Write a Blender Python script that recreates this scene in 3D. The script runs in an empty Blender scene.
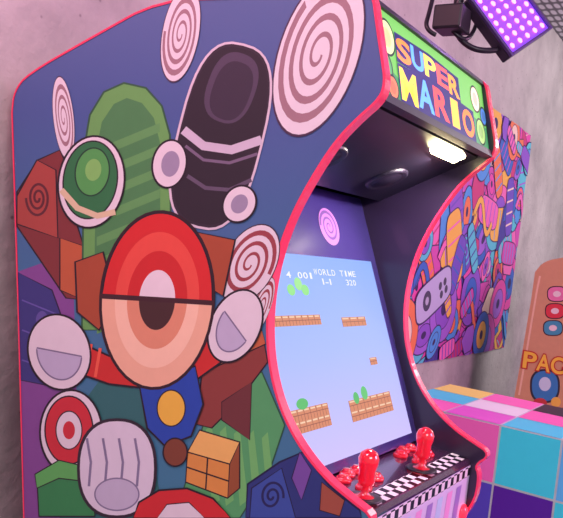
import bpy, bmesh, math, random
from mathutils import Vector, Matrix
random.seed(4)
sc=bpy.context.scene
sc.view_settings.view_transform='Standard'
# ---------------------------------------------------------------- camera
F=750.0
Uc=Vector((0.12,1,16.6/F)).normalized()
Xc=Vector((480,-41,-F)).normalized()
Yc=Uc.cross(Xc).normalized()
R=Matrix((Xc,Yc,Uc))
CAM=Vector((-1.05,-1.36,1.32))
cd=bpy.data.cameras.new("camera"); co=bpy.data.objects.new("camera",cd)
sc.collection.objects.link(co); sc.camera=co
cd.sensor_fit='HORIZONTAL'; cd.sensor_width=36; cd.lens=F/563*36; cd.clip_start=0.02
co.matrix_world=Matrix.Translation(CAM)@R.to_4x4()
def ray(px,py): return R@Vector((px-281.5,259-py,-F))
def onp(px,py,n,d):
    r=ray(px,py); n=Vector(n); return CAM+r*((d-n.dot(CAM))/n.dot(r))
def onX(px,py,x): return onp(px,py,(1,0,0),x)
def onY(px,py,y): return onp(px,py,(0,1,0),y)
def onZ(px,py,z): return onp(px,py,(0,0,1),z)
def yz(px,py,x=0.0):
    p=onX(px,py,x); return (p.y,p.z)
# ---------------------------------------------------------------- materials
def lin(c):
    return tuple(((v/255)/12.92 if v/255<=0.04045 else ((v/255+0.055)/1.055)**2.4) for v in c)+(1,)
MC={}
def M(c,rough=0.45,emis=0,metal=0,noise=0.06,coat=0,alpha=None,trans=0):
    key=(c,rough,emis,metal,noise,coat,trans)
    if key in MC: return MC[key]
    m=bpy.data.materials.new("paint"); m.use_nodes=True; nt=m.node_tree; b=nt.nodes["Principled BSDF"]
    col=lin(c)
    if noise>0:
        n=nt.nodes.new("ShaderNodeTexNoise"); n.inputs["Scale"].default_value=40
        tc=nt.nodes.new("ShaderNodeTexCoord"); nt.links.new(tc.outputs["Object"],n.inputs["Vector"])
        r=nt.nodes.new("ShaderNodeMixRGB"); r.inputs[1].default_value=tuple(v*(1-noise) for v in col[:3])+(1,)
        r.inputs[2].default_value=tuple(min(1,v*(1+noise)) for v in col[:3])+(1,)
        nt.links.new(n.outputs["Fac"],r.inputs[0]); nt.links.new(r.outputs[0],b.inputs["Base Color"])
    else: b.inputs["Base Color"].default_value=col
    b.inputs["Roughness"].default_value=rough; b.inputs["Metallic"].default_value=metal
    b.inputs["Coat Weight"].default_value=coat; b.inputs["Transmission Weight"].default_value=trans
    if emis>0:
        b.inputs["Emission Color"].default_value=col; b.inputs["Emission Strength"].default_value=emis
    MC[key]=m; return m
def newmat(name):
    m=bpy.data.materials.new(name); m.use_nodes=True; nt=m.node_tree
    return m,nt,nt.nodes["Principled BSDF"]
def ramp(nt,stops):
    r=nt.nodes.new("ShaderNodeValToRGB"); e=r.color_ramp.elements
    e[0].position=stops[0][0]; e[0].color=lin(stops[0][1]); e[1].position=stops[-1][0]; e[1].color=lin(stops[-1][1])
    for p,c in stops[1:-1]:
        x=e.new(p); x.color=lin(c)
    return r
# ---------------------------------------------------------------- object helpers
def adopt(o,parent):
    if parent is None: return
    bpy.context.view_layer.update()
    o.parent=parent; o.matrix_parent_inverse=parent.matrix_world.inverted()
def mesh_obj(name,verts,faces,mats,parent=None,mi=None,smooth=False,bevel=0,label=None,recalc=True):
    vs=[Vector(v) for v in verts]
    c=Vector([(min(v[i] for v in vs)+max(v[i] for v in vs))/2 for i in range(3)])
    me=bpy.data.meshes.new(name); me.from_pydata([tuple(v-c) for v in vs],[],faces)
    if not isinstance(mats,(list,tuple)): mats=[mats]
    for m in mats: me.materials.append(m)
    if mi:
        for p,i in zip(me.polygons,mi): p.material_index=i
    if recalc:
        bm=bmesh.new(); bm.from_mesh(me); bmesh.ops.recalc_face_normals(bm,faces=bm.faces); bm.to_mesh(me); bm.free()
    if smooth:
        for p in me.polygons: p.use_smooth=True
    o=bpy.data.objects.new(name,me); o.location=c; sc.collection.objects.link(o)
    if bevel>0:
        b=o.modifiers.new("b",'BEVEL'); b.width=bevel; b.segments=2; b.limit_method='ANGLE'
    if label: o["label"]=label
    adopt(o,parent); return o
def empty(name,loc,label,cat,**k):
    o=bpy.data.objects.new(name,None); o.location=loc; o.empty_display_size=.1; sc.collection.objects.link(o)
    o["label"]=label; o["category"]=cat
    for a,b in k.items(): o[a]=b
    return o
def hexa(p):
    return p,[(0,3,2,1),(4,5,6,7),(0,1,5,4),(1,2,6,5),(2,3,7,6),(3,0,4,7)]
def box(name,lo,hi,mat,parent=None,bevel=0,label=None):
    a,b=lo,hi
    v,f=hexa([(a[0],a[1],a[2]),(b[0],a[1],a[2]),(b[0],b[1],a[2]),(a[0],b[1],a[2]),(a[0],a[1],b[2]),(b[0],a[1],b[2]),(b[0],b[1],b[2]),(a[0],b[1],b[2])])
    return mesh_obj(name,v,f,mat,parent,bevel=bevel,label=label)
def prism(name,prof,x0,x1,mat,parent=None,bevel=0,label=None):
    n=len(prof)
    v=[(x0,y,z) for y,z in prof]+[(x1,y,z) for y,z in prof]
    f=[tuple(range(n)),tuple(range(2*n-1,n-1,-1))]+[(i,(i+1)%n,n+(i+1)%n,n+i) for i in range(n)]
    return mesh_obj(name,v,f,mat,parent,bevel=bevel,label=label)
def slab(name,p0,p1,th,x0,x1,mat,parent=None,bevel=0,label=None):
    d=Vector((p1[0]-p0[0],p1[1]-p0[1])).normalized(); n=Vector((-d.y,d.x))*th
    return prism(name,[p0,p1,(p1[0]+n.x,p1[1]+n.y),(p0[0]+n.x,p0[1]+n.y)],x0,x1,mat,parent,bevel,label)
def lathe(name,prof,mat,loc,parent=None,axis=(0,0,1),seg=28,label=None):
    vs=[];fs=[];n=len(prof)
    for s in range(seg):
        a=2*math.pi*s/seg
        for r,z in prof: vs.append(Vector((r*math.cos(a),r*math.sin(a),z)))
    for s in range(seg):
        t=(s+1)%seg
        for i in range(n-1): fs.append((s*n+i,t*n+i,t*n+i+1,s*n+i+1))
    q=Vector((0,0,1)).rotation_difference(Vector(axis).normalized())
    me=bpy.data.meshes.new(name); me.from_pydata([tuple(q@v) for v in vs],[],fs); me.materials.append(mat)
    bm=bmesh.new(); bm.from_mesh(me); bmesh.ops.remove_doubles(bm,verts=bm.verts,dist=1e-6); bmesh.ops.recalc_face_normals(bm,faces=bm.faces); bm.to_mesh(me); bm.free()
    for p in me.polygons: p.use_smooth=True
    o=bpy.data.objects.new(name,me); o.location=loc; sc.collection.objects.link(o)
    if label:o["label"]=label
    adopt(o,parent); return o
def tube(name,pts,r,mat,parent=None,label=None,seg=10):
    cu=bpy.data.curves.new(name,'CURVE'); cu.dimensions='3D'; s=cu.splines.new('NURBS'); s.points.add(len(pts)-1)
    for i,p in enumerate(pts): s.points[i].co=(*p,1)
    s.use_endpoint_u=True; s.order_u=3; cu.bevel_depth=r; cu.bevel_resolution=4; cu.use_fill_caps=True
    o=bpy.data.objects.new(name,cu); sc.collection.objects.link(o)
    bpy.context.view_layer.update()
    me=bpy.data.meshes.new_from_object(o.evaluated_get(bpy.context.evaluated_depsgraph_get()))
    bpy.data.objects.remove(o); me.materials.clear(); me.materials.append(mat)
    for p in me.polygons: p.use_smooth=True
    o=bpy.data.objects.new(name,me); sc.collection.objects.link(o)
    if label:o["label"]=label
    adopt(o,parent); return o
# glyphs
GC={}
def glyph(ch,off=0.0):
    if (ch,off) in GC: return GC[(ch,off)]
    cu=bpy.data.curves.new("t",'FONT'); cu.body=ch; cu.size=1; cu.offset=off; cu.resolution_u=6
    o=bpy.data.objects.new("t",cu); sc.collection.objects.link(o); bpy.context.view_layer.update()
    me=bpy.data.meshes.new_from_object(o.evaluated_get(bpy.context.evaluated_depsgraph_get()))
    bpy.data.objects.remove(o)
    r=([(v.co.x,v.co.y) for v in me.vertices],[tuple(p.vertices) for p in me.polygons])
    bpy.data.meshes.remove(me); GC[(ch,off)]=r; return r
class Art:
    """flat layered artwork: 2D shapes mapped on one plane, one mesh"""
    def __init__(s,mapf,normal,step=0.00002,fin=None,clip=None):
        s.m=mapf;s.n=Vector(normal);s.step=step;s.v=[];s.f=[];s.mi=[];s.mats=[];s.k=3;s.fin=fin or (lambda c:M(c,0.4,noise=0.04));s.clip=clip
    def idx(s,c):
        m=c if isinstance(c,bpy.types.Material) else s.fin(c)
        if m not in s.mats: s.mats.append(m)
        return s.mats.index(m)
    def raw(s,pts,faces,c):
        b=len(s.v); off=s.n*(s.step*s.k)
        if s.clip:
            a=s.clip; pts=[(min(max(p[0],a[0]),a[1]),min(max(p[1],a[2]),a[3])) for p in pts]
        for p in pts: s.v.append(Vector(s.m(*p))+off)
        i=s.idx(c)
        for f in faces: s.f.append(tuple(b+j for j in f)); s.mi.append(i)
        s.k+=1
    def poly(s,pts,c,line=None,w=1.5):
        s.raw(pts,[tuple(range(len(pts)))],c)
        if line: s.stroke(pts,w,line,True)
    def stroke(s,pts,w,c,closed=False):
        n=len(pts);L=[];Rr=[]
        for i in range(n):
            a=pts[(i-1)%n] if (closed or i>0) else pts[i]; b=pts[(i+1)%n] if (closed or i<n-1) else pts[i]
            dx,dy=b[0]-a[0],b[1]-a[1]; l=math.hypot(dx,dy) or 1; nx,ny=-dy/l*w/2,dx/l*w/2
            L.append((pts[i][0]+nx,pts[i][1]+ny)); Rr.append((pts[i][0]-nx,pts[i][1]-ny))
        m=n if closed else n-1
        s.raw(L+Rr,[(i,(i+1)%n,n+(i+1)%n,n+i) for i in range(m)],c)
    def ellp(s,cx,cy,rx,ry,rot=0,n=40,pw=1.0,a0=0,a1=360):
        r=math.radians(rot);o=[]
        full=(a1-a0)==360
        for i in range(n if full else n+1):
            a=math.radians(a0+(a1-a0)*i/n); c0,s0=math.cos(a),math.sin(a)
            x=rx*math.copysign(abs(c0)**pw,c0); y=ry*math.copysign(abs(s0)**pw,s0)
            o.append((cx+x*math.cos(r)-y*math.sin(r),cy+x*math.sin(r)+y*math.cos(r)))
        return o
    def ell(s,cx,cy,rx,ry,c,rot=0,line=None,w=1.5,pw=1.0): s.poly(s.ellp(cx,cy,rx,ry,rot,pw=pw),c,line,w)
    def spiral(s,cx,cy,rx,ry,rot,turns,w,c,start=0.1,end=0.85):
        r=math.radians(rot);p=[];n=int(turns*28)
        for i in range(n+1):
            t=i/n;q=start+(end-start)*t;a=t*turns*2*math.pi
            x=rx*q*math.cos(a);y=ry*q*math.sin(a)
            p.append((cx+x*math.cos(r)-y*math.sin(r),cy+x*math.sin(r)+y*math.cos(r)))
        s.stroke(p,w,c)
    def disc(s,cx,cy,rx,ry,rot,a,b,out,turns=3,w=.13):
        s.ell(cx,cy,rx*1.04,ry*1.03,out,rot); s.ell(cx,cy,rx,ry,a,rot)
        r=math.radians(rot);n=int(turns*30);L=[];Q=[]
        for i in range(n+1):
            t=i/n;q=.08+.80*t;an=t*turns*2*math.pi;ww=w*(.45+.55*t)/2
            for lst,qq in ((L,q+ww),(Q,q-ww)):
                x=rx*qq*math.cos(an);y=ry*qq*math.sin(an)
                lst.append((cx+x*math.cos(r)-y*math.sin(r),cy+x*math.sin(r)+y*math.cos(r)))
        s.raw(L+Q,[(i,i+1,n+2+i,n+1+i) for i in range(n)],b)
    def text(s,txt,u,v,w,h,c,gap=0.12,out=None,off=0.0,ooff=0.04,cols=None,arc=0):
        n=len(txt); cw=w/(n+gap*(n-1)); lay=[]
        for i,ch in enumerate(txt):
            if ch==' ': continue
            g=glyph(ch,0); xs=[p[0] for p in g[0]];ys=[p[1] for p in g[0]]
            x0,x1,y0,y1=min(xs),max(xs),min(ys),max(ys)
            sx=cw/(x1-x0); sy=h/(y1-y0)
            if ch in '-': sy=h/0.7;y0=-0.0
            if ch in 'I1': 
                sx=cw*.40/(x1-x0); x0-=(x1-x0)*.7
            lay.append((i,ch,x0,y0,sx,sy))
        for oo,isout in ((ooff,True),(off,False)):
            if isout and out is None: continue
            k0=s.k
            for (i,ch,x0,y0,sx,sy) in lay:
                g=glyph(ch,oo); ub=u+i*cw*(1+gap)
                ar=arc*(1-((i-(n-1)/2)/((n-1)/2 or 1))**2) if n>1 else 0
                pts=[(ub+(p[0]-x0)*sx,v+ar+(p[1]-y0)*sy) for p in g[0]]
                col=out if isout else (cols[i%len(cols)] if cols else c)
                s.k=k0; s.raw(pts,g[1],col)
            s.k=k0+2
    def build(s,name,parent,label=None):
        return mesh_obj(name,s.v,s.f,s.mats,parent,mi=s.mi,label=label,recalc=False)
# ================================================================= CABINET PROFILE
W=0.59
def smooth(pts,it=2):
    for _ in range(it):
        o=[pts[0]]
        for a,b in zip(pts[:-1],pts[1:]):
            o.append((a[0]*.75+b[0]*.25,a[1]*.75+b[1]*.25)); o.append((a[0]*.25+b[0]*.75,a[1]*.25+b[1]*.75))
        o.append(pts[-1]); pts=o
    return pts
backpx=[(27,600),(25,518),(19,300),(13,112)]
back=[yz(*p) for p in backpx]
curvepx=[(373,4),(377,34),(381,60),(384,82),(379,98),(357,117),(334,141),(309,180),(289,218),(275,258),(267,300),(266,345),(272,385),(284,420),(302,452),(326,481),(350,501),(375,520)]
curve=[yz(*p) for p in curvepx]
YB=yz(13,112)[0]
c0y,c0z=curve[0]
ztop=c0z+.02
top=[yz(13,112),yz(15,92),yz(28,75),yz(95,37),yz(160,1),(-0.55,ztop+.006),(-0.70,ztop+.006),(c0y+.05,ztop+.004),(c0y+.008,ztop-.002),curve[0]]
front=curve
low=[(-0.876,0.889),(-0.89,0.868),(-0.885,0.80),(-0.83,0.72),(-0.76,0.66),(-0.74,0.55),(-0.74,0.0)]
prof=[(back[1][0],0.0),back[1],back[2]]+smooth(top,2)+smooth(front+low[:5],2)[1:]+low[5:]
WALLY=YB+0.03
# ================================================================= ROOM
def concrete(name,c1,c2,c3,scale=2.2):
    m,nt,b=newmat(name)
    tc=nt.nodes.new("ShaderNodeTexCoord")
    n=nt.nodes.new("ShaderNodeTexNoise"); n.inputs["Scale"].default_value=scale; n.inputs["Detail"].default_value=9; n.inputs["Roughness"].default_value=.65
    nt.links.new(tc.outputs["Object"],n.inputs["Vector"])
    r=ramp(nt,[(0.3,c1),(0.5,c2),(0.7,c3)]); nt.links.new(n.outputs["Fac"],r.inputs[0])
    v=nt.nodes.new("ShaderNodeTexVoronoi"); v.inputs["Scale"].default_value=22; nt.links.new(tc.outputs["Object"],v.inputs["Vector"])
    r2=nt.nodes.new("ShaderNodeValToRGB"); r2.color_ramp.elements[0].position=.05; r2.color_ramp.elements[0].color=(.35,.31,.33,1); r2.color_ramp.elements[1].position=.13; r2.color_ramp.elements[1].color=(1,1,1,1)
    nt.links.new(v.outputs["Distance"],r2.inputs[0])
    mx=nt.nodes.new("ShaderNodeMixRGB"); mx.blend_type='MULTIPLY'; mx.inputs[0].default_value=.8
    nt.links.new(r.outputs[0],mx.inputs[1]); nt.links.new(r2.outputs[0],mx.inputs[2]); nt.links.new(mx.outputs[0],b.inputs["Base Color"])
    n2=nt.nodes.new("ShaderNodeTexNoise"); n2.inputs["Scale"].default_value=30; n2.inputs["Detail"].default_value=8; nt.links.new(tc.outputs["Object"],n2.inputs["Vector"])
    bp=nt.nodes.new("ShaderNodeBump"); bp.inputs["Strength"].default_value=.4; bp.inputs["Distance"].default_value=.01
    nt.links.new(n2.outputs["Fac"],bp.inputs["Height"]); nt.links.new(bp.outputs[0],b.inputs["Normal"])
    b.inputs["Roughness"].default_value=.8
    return m
ZC=onY(551,26,WALLY).z
wallm=concrete("concrete_wall",(158,151,150),(188,180,177),(208,200,196))
w=box("wall_back",(-2.5,WALLY,0),(9,WALLY+.2,ZC),wallm); w["kind"]="structure"
fl=box("floor",(-3,-4,-.1),(9,WALLY+.2,0),concrete("concrete_floor",(90,85,95),(110,105,115),(125,120,128),4)); fl["kind"]="structure"
m,nt,b=newmat("ceiling_grille")
tc=nt.nodes.new("ShaderNodeTexCoord"); wv=nt.nodes.new("ShaderNodeTexWave"); wv.inputs["Scale"].default_value=6.5; wv.bands_direction='Y'
nt.links.new(tc.outputs["Object"],wv.inputs["Vector"]); wv2=nt.nodes.new("ShaderNodeTexWave"); wv2.inputs["Scale"].default_value=2.6; wv2.bands_direction='X'
nt.links.new(tc.outputs["Object"],wv2.inputs["Vector"])
mx=nt.nodes.new("ShaderNodeMath"); mx.operation='MULTIPLY'; nt.links.new(wv.outputs["Fac"],mx.inputs[0]); nt.links.new(wv2.outputs["Fac"],mx.inputs[1])
r=ramp(nt,[(0.0,(96,92,102)),(0.35,(235,232,238))]); nt.links.new(mx.outputs[0],r.inputs[0]); nt.links.new(r.outputs[0],b.inputs["Base Color"]); b.inputs["Roughness"].default_value=.5
ce=box("ceiling",(-3,-4,ZC),(9,WALLY+.2,ZC+.08),m); ce["kind"]="structure"
# ================================================================= ARCADE CABINET
cab=empty("arcade_cabinet",(W/2,-0.4,0),"tall arcade cabinet with colourful printed side, red edging and lit sign","arcade machine")
black=M((28,22,34),0.35); dark=M((42,30,56),0.3,coat=.3); redm=M((232,50,92),0.25,coat=.6,emis=.18)  # redm: slight emission put in to brighten the plastic trim
m,nt,b=newmat("printed_panel")
tc=nt.nodes.new("ShaderNodeTexCoord"); sp=nt.nodes.new("ShaderNodeSeparateXYZ"); nt.links.new(tc.outputs["Object"],sp.inputs[0])
mr=nt.nodes.new("ShaderNodeMapRange"); mr.inputs[1].default_value=-.3; mr.inputs[2].default_value=.9; nt.links.new(sp.outputs[2],mr.inputs[0])
r=ramp(nt,[(0.0,(62,134,152)),(0.5,(66,118,160)),(0.8,(72,96,154)),(1.0,(86,106,156))]); nt.links.new(mr.outputs[0],r.inputs[0]); nt.links.new(r.outputs[0],b.inputs["Base Color"])
b.inputs["Roughness"].default_value=.42
T=0.018
sideA=prism("side_panel",prof,0,T,m,cab,label="side panel printed with bright abstract artwork")
sideB=prism("side_panel",prof,W-T,W,dark,cab,label="black side panel")
def offset(pf,d):
    n=len(pf);o=[]
    A=sum(pf[i][0]*pf[(i+1)%n][1]-pf[(i+1)%n][0]*pf[i][1] for i in range(n))
    sg=1 if A>0 else -1
    for i in range(n):
        a,b_=pf[i-1],pf[(i+1)%n]; dx,dy=b_[0]-a[0],b_[1]-a[1]; l=math.hypot(dx,dy) or 1
        o.append((pf[i][0]+sg*dy/l*d,pf[i][1]-sg*dx/l*d))
    return o
def molding(x0,x1,parent):
    a=prof; o=offset(prof,.0045); n=len(a)
    v=[(x0,*p) for p in a]+[(x1,*p) for p in a]+[(x0,*p) for p in o]+[(x1,*p) for p in o]
    f=[]
    for i in range(n):
        j=(i+1)%n
        if a[i][1]<=0.001 and a[j][1]<=0.001: continue
        f+=[(2*n+i,2*n+j,3*n+j,3*n+i),(i,j,2*n+j,2*n+i),(n+i,3*n+i,3*n+j,n+j)]
    return mesh_obj("edge_molding",v,f,redm,parent,label="pinkish red plastic edge trim")
molding(-.0012,T+.001,sideA); molding(W-T-.001,W+.001,sideB)
# ---- printed artwork on side
A=Art(lambda x,y:onX(x,y,0.0),(-1,0,0),0.00002,fin=lambda c:M(c,0.45,noise=0.04))
OL=(36,24,38); WH=(228,222,228)
A.poly([(17,272),(45,262),(74,300),(80,518),(24.5,518)],(132,78,152))
A.poly([(17.5,272),(52,290),(70,340),(70,390),(20,380)],(60,60,130),(40,30,70),1.5)
for k in range(3): A.stroke([(22,300+k*30),(66,318+k*28)],1.5,(100,90,170))
A.ell(42,320,6,9,(95,85,160))
A.poly([(17,192),(38,160),(60,150),(75,185),(74,215),(85,250),(84,300),(66,298),(17,226)],(128,54,56),OL,1.5)
A.poly([(17,196),(37,160),(56,170),(58,238),(17,224)],(168,74,66),OL,1.5)
A.spiral(38,198,14,22,0,2.5,2.5,(95,40,50))
A.poly([(60,238),(84,246),(84,300),(60,290)],(190,98,62),OL,1.5)
hill=[(82,330),(84,150),(90,115),(104,92),(124,83),(146,88),(162,106),(170,135),(172,330)]
A.poly(hill,(106,172,92),(50,96,66),2)
hin=[(94,325),(96,152),(102,122),(114,104),(127,98),(142,103),(154,118),(160,142),(161,325)]
A.poly(hin,(76,140,84))
for k in range(9):
    y=135+k*22
    A.poly([(97,y+14),(160,y-12),(160,y-3),(97,y+23)],(98,164,94))
A.poly([(60,518),(70,420),(100,380),(140,390),(165,518)],(50,112,112))
A.poly([(175,518),(205,420),(235,385),(262,372),(285,425),(270,470),(240,518)],(86,170,106),(44,90,64),1.5)
for k in range(5):
    x=206+k*14; A.poly([(x,430+k*2),(x+6,424+k*2),(x+14,500),(x+6,506)],(114,192,110))
A.poly([(205,352),(262,330),(268,362),(238,402),(212,428),(196,424),(200,392)],(140,64,58),OL,1.5)
A.poly([(205,352),(262,330),(266,344),(205,372)],(194,102,64),OL,1.2)
A.poly([(222,402),(252,382),(250,440),(222,420)],(110,54,56),OL,1)
A.poly([(188,452),(200,430),(240,442),(240,488),(228,498),(186,482)],(150,84,50),OL,1.5)
A.poly([(188,452),(230,464),(228,498),(186,482)],(220,150,74),OL,1.5)
A.poly([(188,452),(200,430),(240,442),(230,464)],(240,190,106),OL,1.5)
A.stroke([(208,458),(206,490)],1.5,OL); A.stroke([(187,467),(229,481)],1.5,OL)
A.poly([(248,484),(280,462),(303,452),(330,486),(352,504),(360,510),(362,518),(246,518)],(44,58,124),(28,28,70),2)
A.poly([(252,488),(282,468),(296,518),(250,518)],(58,84,164),(30,30,70),1.5)
A.spiral(272,496,14,18,10,2,2.5,(34,36,90))
A.poly([(300,452),(312,470),(302,500),(292,478)],(118,80,164),(40,30,80),1.2)
A.poly([(322,482),(345,500),(340,516),(320,510)],(160,84,66),OL,1.2)
sw=(160,124,134)
A.disc(181,34,18,48,10,WH,sw,(80,56,80),3.5,.13)
A.disc(319,54,39,84,18,WH,sw,(74,50,78),3.6,.12)
A.disc(64,118,10,41,-6,WH,sw,(80,56,80),3.2,.13)
A.disc(262,306,9,30,20,WH,(156,70,78),(60,40,56),3,.14)
A.disc(250,264,25,42,28,WH,(156,70,78),(60,40,56),3,.14)
cap=A.ellp(221,136,42,94,14,pw=.72)
A.poly(cap,(50,40,54),(216,204,216),2.4)
A.poly(A.ellp(221,136,39,90,14,pw=.72),(42,34,46))
A.poly(A.ellp(232,88,24,36,20,pw=.8),(80,68,90))
A.poly(A.ellp(232,91,19,30,20,pw=.8),(56,46,64))
A.stroke([(184,130),(204,146),(232,150),(262,140)],9,(204,196,212))
A.stroke([(186,146),(204,160),(230,163),(258,154)],3,(120,104,130))
A.stroke([(188,176),(206,188),(230,190),(252,180)],4,(96,84,106))
A.ell(170,164,17,24,WH,10,OL,2); A.ell(171,164,9,13,(156,148,174),10)
A.ell(240,204,16,19,WH,30,OL,2); A.ell(240,204,8,10,(156,148,174),30)
A.ell(92,182,33,46,WH,8,OL,2); A.ell(91,180,27,39,(48,122,72),8,OL,1.5); A.ell(93,172,17,24,(84,168,86),8,(30,70,50),1.5); A.ell(94,170,8,11,(130,198,104),8)
A.stroke([(62,190),(78,208),(98,216),(116,212)],6,(220,202,164))
A.poly([(48,322),(62,334),(110,356),(150,348),(196,340),(228,306),(246,326),(222,362),(180,392),(110,384),(58,366)],(204,48,46),OL,2)
for k in range(4):
    x=74+k*9; A.stroke([(x,336+k*4),(x-5,368+k*3)],3,(236,98,76))
A.ell(60,352,31,38,WH,-14,OL,2); A.poly(A.ellp(60,352,22,28,-14,a0=20,a1=200),(192,188,214),(126,118,150),1.5)
A.ell(236,326,25,38,WH,24,OL,2); A.poly(A.ellp(236,326,17,27,24,a0=20,a1=200),(192,188,214),(126,118,150),1.5)
A.poly([(140,384),(196,366),(204,404),(192,436),(166,446),(148,428)],(38,76,176),OL,2)
A.ell(172,408,14,18,(238,192,74),0,OL,1.2)
A.ell(176,452,12,14,(126,68,48),0,OL,1.5)
A.poly([(76,262),(104,252),(116,300),(100,330),(78,312)],(168,80,52),OL,2)
A.poly([(196,232),(236,240),(224,296),(204,284)],(168,80,52),OL,2)
A.ell(158,300,58,90,(50,28,38),4); A.ell(158,300,55,87,(240,188,156),4)
A.poly(A.ellp(158,300,55,87,4,n=40,a0=180,a1=360),(214,44,46),OL,1.5)
A.poly(A.ellp(158,300,42,68,4,n=40,a0=180,a1=360),(232,82,70))
A.poly(A.ellp(158,300,30,49,4,n=40,a0=180,a1=360),(206,42,44))
A.poly(A.ellp(158,300,42,68,4,n=40,a0=0,a1=180),(250,208,178))
A.poly(A.ellp(158,300,30,49,4,n=40,a0=0,a1=180),(226,152,120))
A.poly(A.ellp(158,300,18,30,4,n=40,a0=0,a1=180),(70,42,42))
A.poly(A.ellp(158,300,18,30,4,n=40,a0=180,a1=360),(236,228,232))
A.stroke([(101,296),(215,303)],5,(66,34,42))
A.ell(72,432,31,42,WH,0,OL,2); A.ell(70,430,24,34,(206,48,62),0,OL,1.5); A.ell(70,430,13,19,WH,0,OL,1.2); A.ell(70,430,6,9,(206,48,62))
A.poly([(38,474),(60,462),(92,470),(96,516),(40,516)],(54,142,82),OL,1.5)
A.poly([(36,474),(60,460),(94,468),(94,482),(60,478),(38,488)],(96,184,96),OL,1.2)
A.ell(118,468,40,50,(50,36,52),0,pw=.85); A.ell(118,468,37,47,(222,218,230),0,pw=.85)
for k in range(4): A.stroke([(88+k*16,438),(92+k*16,462),(90+k*16,486)],2.5,(132,126,158))
A.ell(118,494,22,16,(196,192,214),0,(132,126,158),1.5)
A.poly([(134,518),(140,502),(160,490),(188,488),(214,498),(232,518)],(208,44,50),OL,2)
A.poly([(158,518),(168,504),(190,502),(206,518)],WH,OL,1.2)
A.build("printed_artwork",sideA,label="flat abstract print of swirls, hills, blocks and discs")
# ---- body boards
box("back_board",(T,back[1][0]-.09,0.05),(W-T,back[1][0]-.075,1.58),black,cab)
slab("top_board",(-0.42,1.69),(-0.70,1.70),.012,T,W-T,black,cab)
slab("top_board",(YB-.13,1.57),(-0.42,1.69),.012,T,W-T,black,cab)
# marquee (tilted)
MB=Vector((0,-.820,1.572)); MT=Vector((0,-.784,ztop-.012)); md=(MT-MB).normalized(); ML=(MT-MB).length
mn=Vector((1,0,0)).cross(md).normalized()
if mn.y>0: mn=-mn
def MP(u,v,o=0): return Vector((u,MB.y,MB.z))+md*v+mn*o
def mslab(name,v0,v1,o0,o1,mat,label=None,bevel=0):
    p,f=hexa([MP(T,v0,o0),MP(W-T,v0,o0),MP(W-T,v1,o0),MP(T,v1,o0),MP(T,v0,o1),MP(W-T,v0,o1),MP(W-T,v1,o1),MP(T,v1,o1)])
    return mesh_obj(name,p,f,mat,cab,label=label,bevel=bevel)
mslab("marquee_housing",0,ML,-.09,-.004,black,"black light box behind the lit sign")
mq=mslab("marquee_sign",0,ML,-.004,.004,M((110,204,90),0.5,emis=.5),"backlit green sign with multicoloured lettering")
mslab("marquee_trim",-.014,0,-.008,.010,M((44,40,54),.4,metal=.3))
mslab("marquee_trim",ML,ML+.008,-.008,.010,M((40,30,46),.4))
B=Art(lambda u,v:MP(u,v,.0042),mn,.00006,fin=lambda c:M(c,0.5,emis=.66,noise=0),clip=(T+.001,W-T-.001,.001,ML-.001))
B.poly([(T,0),(W-T,0),(W-T,.05),(.45,.065),(.36,.035),(.25,.05),(.15,.03),(T,.06)],(60,150,90))
for (cx,cz,r_,c) in [(.062,.105,.030,(214,238,160)),(.04,.05,.03,(80,170,100)),(.51,.104,.028,(246,222,186)),(.525,.035,.028,(150,214,110)),(.555,.075,.02,(60,130,190)),(.065,.02,.020,(230,130,80))]:
    B.ell(cx,cz,r_,r_,c,0,(20,50,40),.004); B.ell(cx,cz,r_*.55,r_*.55,tuple(int(v*.84) for v in c))
cols1=[(255,150,50),(90,180,250),(255,225,80),(250,100,80),(255,170,50)]
cols2=[(255,225,70),(90,180,250),(250,86,76),(255,205,70),(255,140,50)]
NV=(16,26,96)
for w_,h0,txt,cc in ((.30,.079,"SUPER",cols1),(.375,.010,"MARIO",cols2)):
    hh=.038 if txt=="SUPER" else .053
    u0_=.100; bar=[(u0_-.008,h0-.007),(u0_+w_+.008,h0-.007),(u0_+w_+.008,h0+hh+.007),(u0_+w_*.5,h0+hh+.013),(u0_-.008,h0+hh+.007)]
    B.poly(bar,NV)
    B.text(txt,u0_,h0,w_,hh,None,gap=.18,off=.03,cols=cc,arc=.005)
B.build("sign_print",mq,label="multicoloured block lettering on blue with green border")
# speaker board and lamp
sp0=(-0.80,1.558); sp1=(-0.575,1.445)
sd=Vector((0,sp1[0]-sp0[0],sp1[1]-sp0[1])).normalized()
sn=(Vector((1,0,0)).cross(sd)).normalized()
if sn.z>0: sn=-sn
a0=Vector((0,*sp0)); a1=Vector((0,*sp1))
def xx(v,x): return Vector((x,v.y,v.z))
p,f=hexa([xx(a0,T),xx(a0,W-T),xx(a1,W-T),xx(a1,T),xx(a0-sn*.012,T),xx(a0-sn*.012,W-T),xx(a1-sn*.012,W-T),xx(a1-sn*.012,T)])
spk=mesh_obj("speaker_board",p,f,M((28,23,38),.35),cab,label="black underside board with speaker grilles")
for x in (.15,.43):
    c=Vector((x,(sp0[0]*.35+sp1[0]*.65),(sp0[1]*.35+sp1[1]*.65)))+sn*.001
    lathe("speaker_grille",[(0,.004),(.034,.004),(.036,.002),(.042,.006),(.047,.004),(.048,-.001)],M((40,34,52),.4,metal=.2),c,spk,axis=sn)
c=onp(447,150,(0,sn.y,sn.z),Vector((0,sn.y,sn.z)).dot(Vector((0,*sp0))))
lp=[]
for o_ in (.0005,.014):
    for a_,b_ in ((-.065,-.016),(.065,-.016),(.065,.016),(-.065,.016)):
        lp.append(c+Vector((a_,0,0))+sd*b_+sn*o_)
p,f=hexa(lp)
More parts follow.
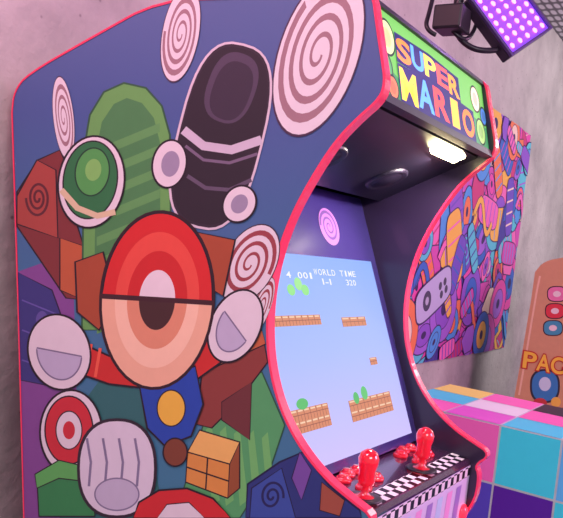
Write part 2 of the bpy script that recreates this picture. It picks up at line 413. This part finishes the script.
mesh_obj("under_lamp",p,f,M((255,240,180),.3,emis=24,noise=0),cab,bevel=.004,label="glowing warm white lamp strip")
lamp_c=c+sn*.03
# screen
XS=W-.055
pa=onX(368,262,XS-.005); pb=onX(399,392,XS-.005)
sdv=Vector((0,pa.y-pb.y,pa.z-pb.z)).normalized()
S0=Vector((0,pb.y,pb.z))-sdv*((pb.z-.912)/sdv.z); LEN=(1.447-.912)/sdv.z
S1=S0+sdv*LEN
snn=Vector((1,0,0)).cross(sdv).normalized()
if snn.y>0: snn=-snn
bez=slab("monitor_bezel",(S0.y,S0.z),(S1.y,S1.z),-.012,T,W-T,M((56,46,112),.25,coat=.4),cab,label="dark indigo surround around the display")
def SP(u,v,o=0.0): return Vector((u,S0.y,S0.z))+sdv*v+snn*o
lo_v=.02; hi_v=(pa-Vector((pa.x,S0.y,S0.z))).length
u0,u1=.045,XS
vts,fc=hexa([SP(u0,lo_v,.001),SP(u1,lo_v,.001),SP(u1,hi_v,.001),SP(u0,hi_v,.001),SP(u0,lo_v,.005),SP(u1,lo_v,.005),SP(u1,hi_v,.005),SP(u0,hi_v,.005)])
m,nt,b=newmat("display")
tc=nt.nodes.new("ShaderNodeTexCoord"); spx=nt.nodes.new("ShaderNodeSeparateXYZ"); nt.links.new(tc.outputs["Object"],spx.inputs[0])
mr=nt.nodes.new("ShaderNodeMapRange"); mr.inputs[1].default_value=-.2; mr.inputs[2].default_value=.2; nt.links.new(spx.outputs[2],mr.inputs[0])
r=ramp(nt,[(0.0,(196,184,240)),(0.5,(156,178,242)),(1.0,(116,162,236))]); nt.links.new(mr.outputs[0],r.inputs[0])
nt.links.new(r.outputs[0],b.inputs["Emission Color"]); b.inputs["Emission Strength"].default_value=1.12; b.inputs["Base Color"].default_value=(.03,.03,.06,1); b.inputs["Roughness"].default_value=.55; b.inputs["Specular IOR Level"].default_value=.12
scr=mesh_obj("display_screen",vts,fc,m,cab,label="glowing pale blue game display")
def screen_mat(c):
    m=M(c,0.6,emis=.95,noise=0)
    bb=m.node_tree.nodes["Principled BSDF"]; bb.inputs["Base Color"].default_value=(.02,.02,.02,1); bb.inputs["Specular IOR Level"].default_value=.1; return m
G=Art(lambda u,v:SP(u,v,.0055),snn,.00003,fin=screen_mat)
def gpx(px,py):
    n=snn; d=n.dot(SP(0,0,.0055)); p=onp(px,py,n,d); q=p-SP(0,0,.0055); return (p.x,q.dot(sdv))
bk=(220,142,104);bl=(250,214,180);bd=(156,90,70)
def bricks(x0,y0,x1,y1,h,n,rows=1):
    (ua,va)=gpx(x0,y0);(ub,vb)=gpx(x1,y1)
    ua=max(ua,u0+.002); ub=min(ub,u1-.002); v=(va+vb)/2
    G.poly([(ua,v-h*rows/2),(ub,v-h*rows/2),(ub,v+h*rows/2),(ua,v+h*rows/2)],bk)
    k0=G.k; w_=(ub-ua)/n
    for rr in range(rows):
        for i in range(n):
            a=ua+i*w_;bb=v-h*rows/2+rr*h
            G.k=k0; G.stroke([(a+w_*.1,bb+h*.85),(a+w_*.85,bb+h*.85)],h*.14,bl)
            G.k=k0; G.stroke([(a,bb),(a,bb+h)],.0016,bd)
            G.k=k0; G.stroke([(a+w_*.5,bb),(a+w_*.5,bb+h*.5)],.0014,bd)
        G.k=k0+1; G.stroke([(ua,v-h*rows/2+rr*h+h*.5),(ub,v-h*rows/2+rr*h+h*.5)],.0014,bd)
bricks(268,320,321,321,.020,8); bricks(342,321,366,322,.020,3); bricks(370,361,377,361,.016,1)
bricks(292,421,330,416,.021,6,2); bricks(350,409,392,403,.021,6,2)
for (x,y,r1,r2,c) in [(291,290,.014,.011,(150,236,140)),(298,284,.014,.013,(164,240,150)),(305,290,.014,.011,(150,236,140)),(356,398,.012,.012,(90,196,110)),(364,393,.014,.014,(100,206,120)),(302,404,.02,.01,(90,196,110))]:
    u,v=gpx(x,y); G.ell(u,v,r1,r2,c)
_,vt=gpx(330,277)
h_=.0125; tw=(255,255,255)
G.text("4 001",gpx(286,275)[0],vt-.006,.10,h_,tw,gap=.3,off=.01)
G.text("WORLD",gpx(314,275)[0],vt+.003,.090,h_,tw,gap=.3,off=.01)
G.text("1-1",gpx(320,275)[0],vt-.017,.042,h_,tw,gap=.3,off=.01)
G.text("TIME",gpx(340,275)[0],vt+.003,.072,h_,tw,gap=.3,off=.01)
G.text("320",gpx(344,275)[0],vt-.017,.045,h_,tw,gap=.3,off=.01)
G.build("game_picture",scr,label="brick rows, bushes and white score text")
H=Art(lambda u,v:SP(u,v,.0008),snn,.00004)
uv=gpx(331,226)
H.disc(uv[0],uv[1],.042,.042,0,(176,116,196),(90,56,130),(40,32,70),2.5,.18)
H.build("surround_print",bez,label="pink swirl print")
# ---- control panel
cz=.903
cp=prism("control_panel",[(S0.y+.005,cz-.03),(S0.y+.005,cz+.004),(-.864,cz-.004),(-.870,cz-.012),(-.870,cz-.16),(-.857,cz-.16)],T,W-T,M((60,28,58),.2,coat=.6),cab,label="glossy black control deck")
m,nt,b=newmat("checker")
tc=nt.nodes.new("ShaderNodeTexCoord"); ck=nt.nodes.new("ShaderNodeTexChecker"); ck.inputs["Scale"].default_value=1/.0175; ck.inputs[1].default_value=lin((235,220,232)); ck.inputs[2].default_value=lin((26,20,30))
mp=nt.nodes.new("ShaderNodeMapping"); mp.inputs["Location"].default_value=(.0011,.0011,.0043); nt.links.new(tc.outputs["Object"],mp.inputs[0]); nt.links.new(mp.outputs[0],ck.inputs["Vector"]); nt.links.new(ck.outputs[0],b.inputs["Base Color"]); b.inputs["Roughness"].default_value=.25
def cpz(y): return cz+.004+(y-(S0.y+.005))/(-.864-S0.y-.005)*(-.008)
for (ya,yb_) in ((-.860,-.825),(-.728,-.711)):
    v=[(T,ya,cpz(ya)+.0006),(W-T,ya,cpz(ya)+.0006),(W-T,yb_,cpz(yb_)+.0006),(T,yb_,cpz(yb_)+.0006)]
    mesh_obj("checker_strip",v,[(0,1,2,3)],m,cp,label="black and white checkered strip")
D=Art(lambda u,v:(u,-.8703,v),(0,-1,0),.00005)
D.poly([(T,cz-.158),(W-T,cz-.158),(W-T,cz-.016),(T,cz-.016)],(206,190,224))
D.poly([(T,cz-.04),(W-T,cz-.04),(W-T,cz-.018),(T,cz-.018)],m)
for i in range(9):
    x=.04+i*.055; D.poly([(x,cz-.155),(x+.03,cz-.155),(x+.045,cz-.05),(x+.015,cz-.05)],[(180,200,230),(226,150,206),(150,120,190)][i%3])
D.build("deck_front_print",cp,label="pale lilac printed deck front")
redc=M((240,24,52),.08,emis=.25,coat=1,noise=0,trans=.45)  # small glow put into the red plastic, which holds no lamp
def joystick(px,py):
    p=onZ(px,py,cz+.002)
    j=lathe("joystick",[(0,0),(.027,0),(.027,.003),(.012,.006),(.007,.012),(.006,.022),(.013,.026),(.015,.034),(.014,.05),(.017,.060),(.018,.070),(.014,.080),(.006,.085),(0,.086)],redc,p,cab,label="translucent red bat-top joystick")
    lathe("dust_washer",[(0,.001),(.03,.001),(.031,.0035),(.026,.005),(.0,.005)],black,p,j)
    return p
j1=joystick(364,499); j2=joystick(421,470)
btn=[(0,0),(.0155,0),(.0155,.004),(.013,.007),(.0125,.005),(.0105,.005),(.010,.010),(.008,.0125),(0,.013)]
for jx in (j1.x,j2.x):
    for i,(dx,dy) in enumerate([(.055,.012),(.09,.022),(.125,.02),(.055,-.03),(.09,-.018),(.125,-.02)]):
        x=jx+dx; y=-.778+dy
        if x>W-T-.02: continue
        lathe("push_button",btn,redc,(x,y,cpz(y)),cp,seg=18,label="translucent red push button")
for i in range(2):
    lathe("start_button",btn,M((230,225,235),.2,noise=0),(j1.x+.17+.04*i,-.735,cpz(-.735)),cp,seg=18,label="white start button")
p=onY(482,498,-.872)
lathe("coin_button",[(0,.0),(.017,.0),(.017,.004),(.013,.006),(.012,.009),(0,.011)],M((255,40,60),.2,emis=1.8,noise=0),(min(p.x,W-.04),-.871,p.z),cp,axis=(0,-1,0),label="glowing red round button")
box("front_door",(T,-.735,.06),(W-T,-.72,.74),M((34,28,44),.4),cab)
slab("deck_underside",(-.857,.743),(-.735,.70),.012,T,W-T,black,cab)
# ================================================================= MURAL
tr=onY(530,135,WALLY-.012); bl_=onY(412,362,WALLY-.012); br=onY(500,350,WALLY-.012)
mx0=1.2; mx1=(tr.x+br.x)/2+.05; mz0=(bl_.z+br.z)/2; mz1=tr.z
mur=box("wall_mural",(mx0,WALLY-.012,mz0),(mx1,WALLY-.001,mz1),M((190,70,160),.6))
mur["label"]="large multicoloured abstract mural panel fixed to the concrete wall"; mur["category"]="mural"
Q=Art(lambda u,v:(u,WALLY-.0125,v),(0,-1,0),.000008,fin=lambda c:M(c,0.65,noise=0),clip=(mx0,mx1,mz0,mz1))
pal=[(226,70,166),(236,120,80),(240,180,80),(80,150,220),(110,74,186),(160,96,206),(70,58,150),(236,104,180),(90,190,210),(240,206,190),(200,50,120),(54,100,190),(206,70,170),(140,80,196)]
LN=(56,28,92)
for i in range(420):
    r1=random.uniform(.14,.34)*(1 if i<150 else .65); r2=r1*random.uniform(.5,1.0)
    rm=max(r1,r2)
    x=random.uniform(mx0,mx1); z=random.uniform(mz0,mz1); rot=random.uniform(0,180)
    c=random.choice(pal); k=random.random()
    if k<.22:
        Q.ell(x,z,r1,r2,c,rot,LN,.007); c2=random.choice(pal); Q.ell(x,z,r1*.6,r2*.6,c2,rot,LN,.005); Q.ell(x,z,r1*.2,r2*.2,LN,rot)
    elif k<.5:
        Q.poly(Q.ellp(x,z,r1,r2*.6,rot,pw=.5),c,LN,.007)
        cc=random.choice(pal)
        for q in range(4):
            t=-.6+.4*q; a=math.radians(rot)
            cx=x+t*r1*math.cos(a);cy=z+t*r1*math.sin(a); dx=-math.sin(a)*r2*.5;dy=math.cos(a)*r2*.5
            Q.stroke([(cx-dx,cy-dy),(cx+dx,cy+dy)],.012,cc)
    elif k<.6:
        Q.ell(x,z,r1*.7,r1*.7,c,0,LN,.007); Q.spiral(x,z,r1*.7,r1*.7,rot,2.2,.014,random.choice(pal))
    elif k<.85:
        pts=[];n=6
        for q in range(n):
            a=q/n*2*math.pi+random.uniform(-.3,.3); rr=rm*random.uniform(.5,1); pts.append((x+rr*math.cos(a),z+rr*math.sin(a)))
        Q.poly(pts,c,LN,.007)
    else:
        p_=[(x+rm*(-.9+1.8*t/12),z+rm*.5*math.sin(t*.5)) for t in range(13)]; Q.stroke(p_,.05,LN); Q.stroke(p_,.038,c)
gc=onY(432,294,WALLY-.012); gx,gz=gc.x,gc.z
Q.poly(Q.ellp(gx,gz,.24,.10,22,pw=.5),(186,176,214),LN,.010)
Q.ell(gx-.09,gz-.035,.05,.05,(70,60,90),0,LN,.006); Q.ell(gx-.09,gz-.035,.022,.022,(180,170,200))
for dx,dz in ((.07,.045),(.13,.07),(.10,0),(.16,.03)): Q.ell(gx+dx,gz+dz,.022,.022,(70,60,90))
Q.build("mural_print",mur,label="interlocking outlined shapes in pink, orange, blue and purple")
# ================================================================= TILED BOX
XB=1.37; ZT=onX(530,432,XB).z; tl=.19
y_edge=onX(497,455,XB).y
Y0=y_edge+2*tl; ny=6; nx=3; nz=4
v=[];f=[];mi=[]
tc_=[(226,90,206),(70,212,238),(92,36,160),(244,222,110),(100,184,248),(40,32,56),(238,230,242),(248,104,190),(90,70,190)]
mats=[M(c,.4,emis=.16,noise=.03) for c in tc_]+[M((225,222,230),.4)]  # tiles are unlit; brightness added through emission in their colours
def quad(a,b_,c,d,k):
    n=len(v); v.extend([a,b_,c,d]); f.append((n,n+1,n+2,n+3)); mi.append(k)
def tile(o,du,dv,nrm,k):
    o=Vector(o);du=Vector(du);dv=Vector(dv);g=.009
    quad(o,o+du,o+du+dv,o+dv,len(mats)-1)
    nn=Vector(nrm)*.0015; quad(o+du*g*2+dv*g*2+nn,o+du*(1-g*2)+dv*g*2+nn,o+du*(1-g*2)+dv*(1-g*2)+nn,o+du*g*2+dv*(1-g*2)+nn,k)
faceX={(1,0):7,(2,0):1,(2,1):2,(3,0):4,(3,1):1,(1,1):8,(0,0):0}
for j in range(ny):
    for k in range(nz):
        kk=faceX.get((j,k),random.randrange(9)); z1=ZT-k*tl; z0=max(0,z1-tl)
        tile((XB,Y0-j*tl,z0),(0,-tl,0),(0,0,z1-z0),(-1,0,0),kk)
    for i in range(nx):
        kk=[7,1,3,0,6,7,1,7,5,6,4,3,2,3,6,5,8,1][(j*nx+i)%18]
        tile((XB+i*tl,Y0-j*tl,ZT),(0,-tl,0),(tl,0,0),(0,0,1),kk)
for i in range(nx):
    for k in range(nz):
        z1=ZT-k*tl; z0=max(0,z1-tl)
        tile((XB+i*tl,Y0-ny*tl,z0),(tl,0,0),(0,0,z1-z0),(0,-1,0),random.randrange(9))
X2=XB+nx*tl;Y2=Y0-ny*tl
quad((X2,Y0,0),(X2,Y2,0),(X2,Y2,ZT),(X2,Y0,ZT),9); quad((XB,Y0,0),(X2,Y0,0),(X2,Y0,ZT),(XB,Y0,ZT),9); quad((XB,Y0,0),(X2,Y0,0),(X2,Y2,0),(XB,Y2,0),9)
tb=mesh_obj("tiled_plinth",v,f,mats,mi=mi,recalc=False); tb["label"]="box-shaped plinth covered in glossy multicoloured square tiles"; tb["category"]="plinth"
# ================================================================= SECOND CABINET
XO=3.3
cab2=empty("arcade_cabinet",(XO+.28,-.35,0),"small tan arcade cabinet with printed lettering on its side","arcade machine")
p0=[yz(511,415,XO),yz(520,365,XO),yz(531,300,XO),yz(535,272,XO),yz(544,261,XO),yz(566,257,XO)]
yb2=p0[0][0]
pr2=[(yb2,0),p0[0],p0[1],p0[2]]+smooth(p0[3:],2)+[(p0[5][0]-.12,p0[5][1]+.0)]
yy,zz=pr2[-1]
pr2+=[(yy-.03,zz-.05),(yy-.02,zz-.12),(yy+.10,zz-.22),(yy+.06,zz-.42),(yy-.10,zz-.5),(yy-.11,zz-.56),(yy,zz-.62),(yy,0)]
tan=M((214,162,116),.45)
s2=prism("side_panel",pr2,XO,XO+.018,tan,cab2); s3=prism("side_panel",pr2,XO+.54,XO+.558,tan,cab2)
box("cabinet_body",(XO+.018,yy+.12,0),(XO+.54,yb2-.05,zz-.5),M((40,34,46),.5),cab2)
slab("display_board",(yy+.06,zz-.42),(yy+.10,zz-.22),-.02,XO+.018,XO+.54,M((30,30,50),.2),cab2)
slab("control_panel",(yy-.10,zz-.5),(yy+.06,zz-.42),-.02,XO+.018,XO+.54,black,cab2)
slab("marquee_sign",(yy-.02,zz-.12),(yy-.03,zz-.05),-.02,XO+.018,XO+.54,M((240,190,60),.3,emis=.3),cab2)
slab("top_board",(yy+.0,zz-.02),(p0[4][0],p0[4][1]-.02),-.012,XO+.018,XO+.54,black,cab2)
E=Art(lambda x,y:onX(x,y,XO),(-1,0,0),.0001,fin=lambda c:M(c,.4,noise=0))
E.stroke([(519,395),(526,355),(537,290),(540,276)],2,(240,200,160))
for x,y,c in [(557,294,(236,130,170)),(555,311,(222,62,72)),(553,328,(70,160,180))]:
    E.ell(x,y,10,8,(60,30,40),0,pw=.7); E.ell(x,y,9,7,c,0,pw=.7); E.ell(x,y,4,3,(240,226,214))
E.ell(545,386,15,17,(50,50,60),0,pw=.8); E.ell(545,386,13,15,(60,136,190),0,pw=.8); E.ell(545,384,6,7,(206,228,236)); E.ell(540,403,7,5,(206,64,64))
E.ell(556,402,5,5,(244,196,80))
la=onX(523,367,XO); lb=onX(563,367,XO); lw=(la.y-lb.y)
E2=Art(lambda u,v:(XO,la.y-u,v),(-1,0,0),.0001,fin=E.fin); E2.k=40
hz=onX(540,351,XO).z-onX(540,367,XO).z
E2.text("PAC-MAN",0,la.z,lw*2.45,hz,(252,206,70),gap=.12,out=(196,56,44),off=.02,ooff=.07)
E.build("printed_artwork",s2,label="rounded pink, red, teal and blue print")
E2.build("printed_lettering",s2,label="yellow lettering with red outline")
# ================================================================= UV LED FIXTURE
def dep(px,py,t): return CAM+ray(px,py)*(t/F)
c0=dep(511,57,2.0); c1=dep(468,-2,2.0); c3=dep(534,4,2.10)
U=(c1-c0); V=(c3-c0)
N=U.cross(V).normalized()
if N.dot(CAM-c0)<0: N=-N
V=(V-U.normalized()*V.dot(U.normalized()))
fx=empty("led_flood_light",tuple(c0+U/2+V/2-N*.05),"black flood light glowing with rows of violet diodes","light fixture")
def fb(a,b_,c,d,lo,hi): 
    return hexa([c0+U*a+V*c+N*lo,c0+U*b_+V*c+N*lo,c0+U*b_+V*d+N*lo,c0+U*a+V*d+N*lo,c0+U*a+V*c+N*hi,c0+U*b_+V*c+N*hi,c0+U*b_+V*d+N*hi,c0+U*a+V*d+N*hi])
vv,ff=fb(0,1,0,1,-.035,-.004); mesh_obj("housing",vv,ff,M((40,34,52),.4),fx,bevel=.004)
for a in [(0,1,0,.05),(0,1,.95,1),(0,.04,.05,.95),(.96,1,.05,.95)]:
    vv,ff=fb(*a,-.004,.006); mesh_obj("frame_rail",vv,ff,M((90,76,130),.35,metal=.5),fx,bevel=.002)
vv,ff=fb(.04,.96,.05,.95,-.004,-.001); face=mesh_obj("diode_board",vv,ff,M((116,60,214),.3,emis=1.2),fx,label="violet diode board")
va=[];fa=[]
for i in range(7):
    for j in range(5):
        o=c0+U*(.12+.76*i/6)+V*(.14+.72*j/4); n=len(va)
        for q in range(10):
            a=q/10*2*math.pi; va.append(o+U.normalized()*math.cos(a)*.0080+V.normalized()*math.sin(a)*.0080+N*.002)
        for q in range(10): va.append(o+(va[n+q]-o-N*.002)*.5+N*.006)
        fa.append(tuple(range(n+10,n+20)))
        for q in range(10): fa.append((n+q,n+(q+1)%10,n+10+(q+1)%10,n+10+q))
dm=mesh_obj("diode_rows",va,fa,M((216,130,255),.3,emis=3.0,noise=0),face,label="glowing violet diodes"); dm["kind"]="stuff"
tube("mounting_yoke",[c0+U*.2-V*.02-N*.02,c0+U*.3-V*.25-N*.03,c0+U*.62-V*.32-N*.05,c0+U*.9-V*.22-N*.04,c0+U*.98-V*.02-N*.02],.008,black,fx)
bx=dep(447,20,2.0)
box("power_driver",tuple(bx-Vector((.03,.05,.03))),tuple(bx+Vector((.05,.03,.035))),M((30,28,36),.4),fx,bevel=.006)
tube("power_cable",[dep(436,35,2.0),dep(424,30,2.0),dep(430,10,2.02),dep(437,-20,2.05),dep(436,-60,2.1)],.006,black,fx)
tube("power_cable",[dep(452,30,2.0),dep(462,42,2.0),dep(474,34,2.02),dep(478,18,2.06)],.006,black,fx)
hp=dep(458,8,2.08)
tube("ceiling_hanger",[hp,Vector((hp.x,hp.y,2.6)),Vector((hp.x,hp.y,ZC-.002))],.014,black,fx)
# ================================================================= LIGHTS
def area(name,loc,tgt,size,e,c):
    l=bpy.data.lights.new(name,'AREA'); l.size=size; l.energy=e; l.color=c
    o=bpy.data.objects.new(name,l); o.location=loc; sc.collection.objects.link(o)
    o.rotation_euler=(Vector(tgt)-Vector(loc)).to_track_quat('-Z','Y').to_euler(); return o
area("room_light",(-1.6,-2.8,2.9),(0,-.5,1.3),1.6,68,(1,.95,.95))
area("pink_light",(-1.1,-.45,2.9),(-.5,.1,1.4),.5,30,(1,.40,.56))
area("far_wall_fill",(4.6,-2.0,2.9),(4.4,0,1.5),1.6,66,(1,.92,.95))  # unseen fill added to brighten the far part of the wall
area("magenta_fill",(1.6,-3.0,1.9),(.9,-.7,1.0),1.0,62,(1,.40,.82))  # added pink fill from the front right, no visible source
area("violet_light",tuple(c0+U/2+V/2+N*.03),tuple(c0+U/2+V/2+N),.15,12,(.6,.3,1))
area("sign_lamp",tuple(lamp_c),(.36,-.70,1.0),.08,3.0,(1,.88,.80))
wd=bpy.data.worlds.new("world"); sc.world=wd; wd.use_nodes=True
wd.node_tree.nodes["Background"].inputs[0].default_value=(.76,.66,.82,1); wd.node_tree.nodes["Background"].inputs[1].default_value=.60
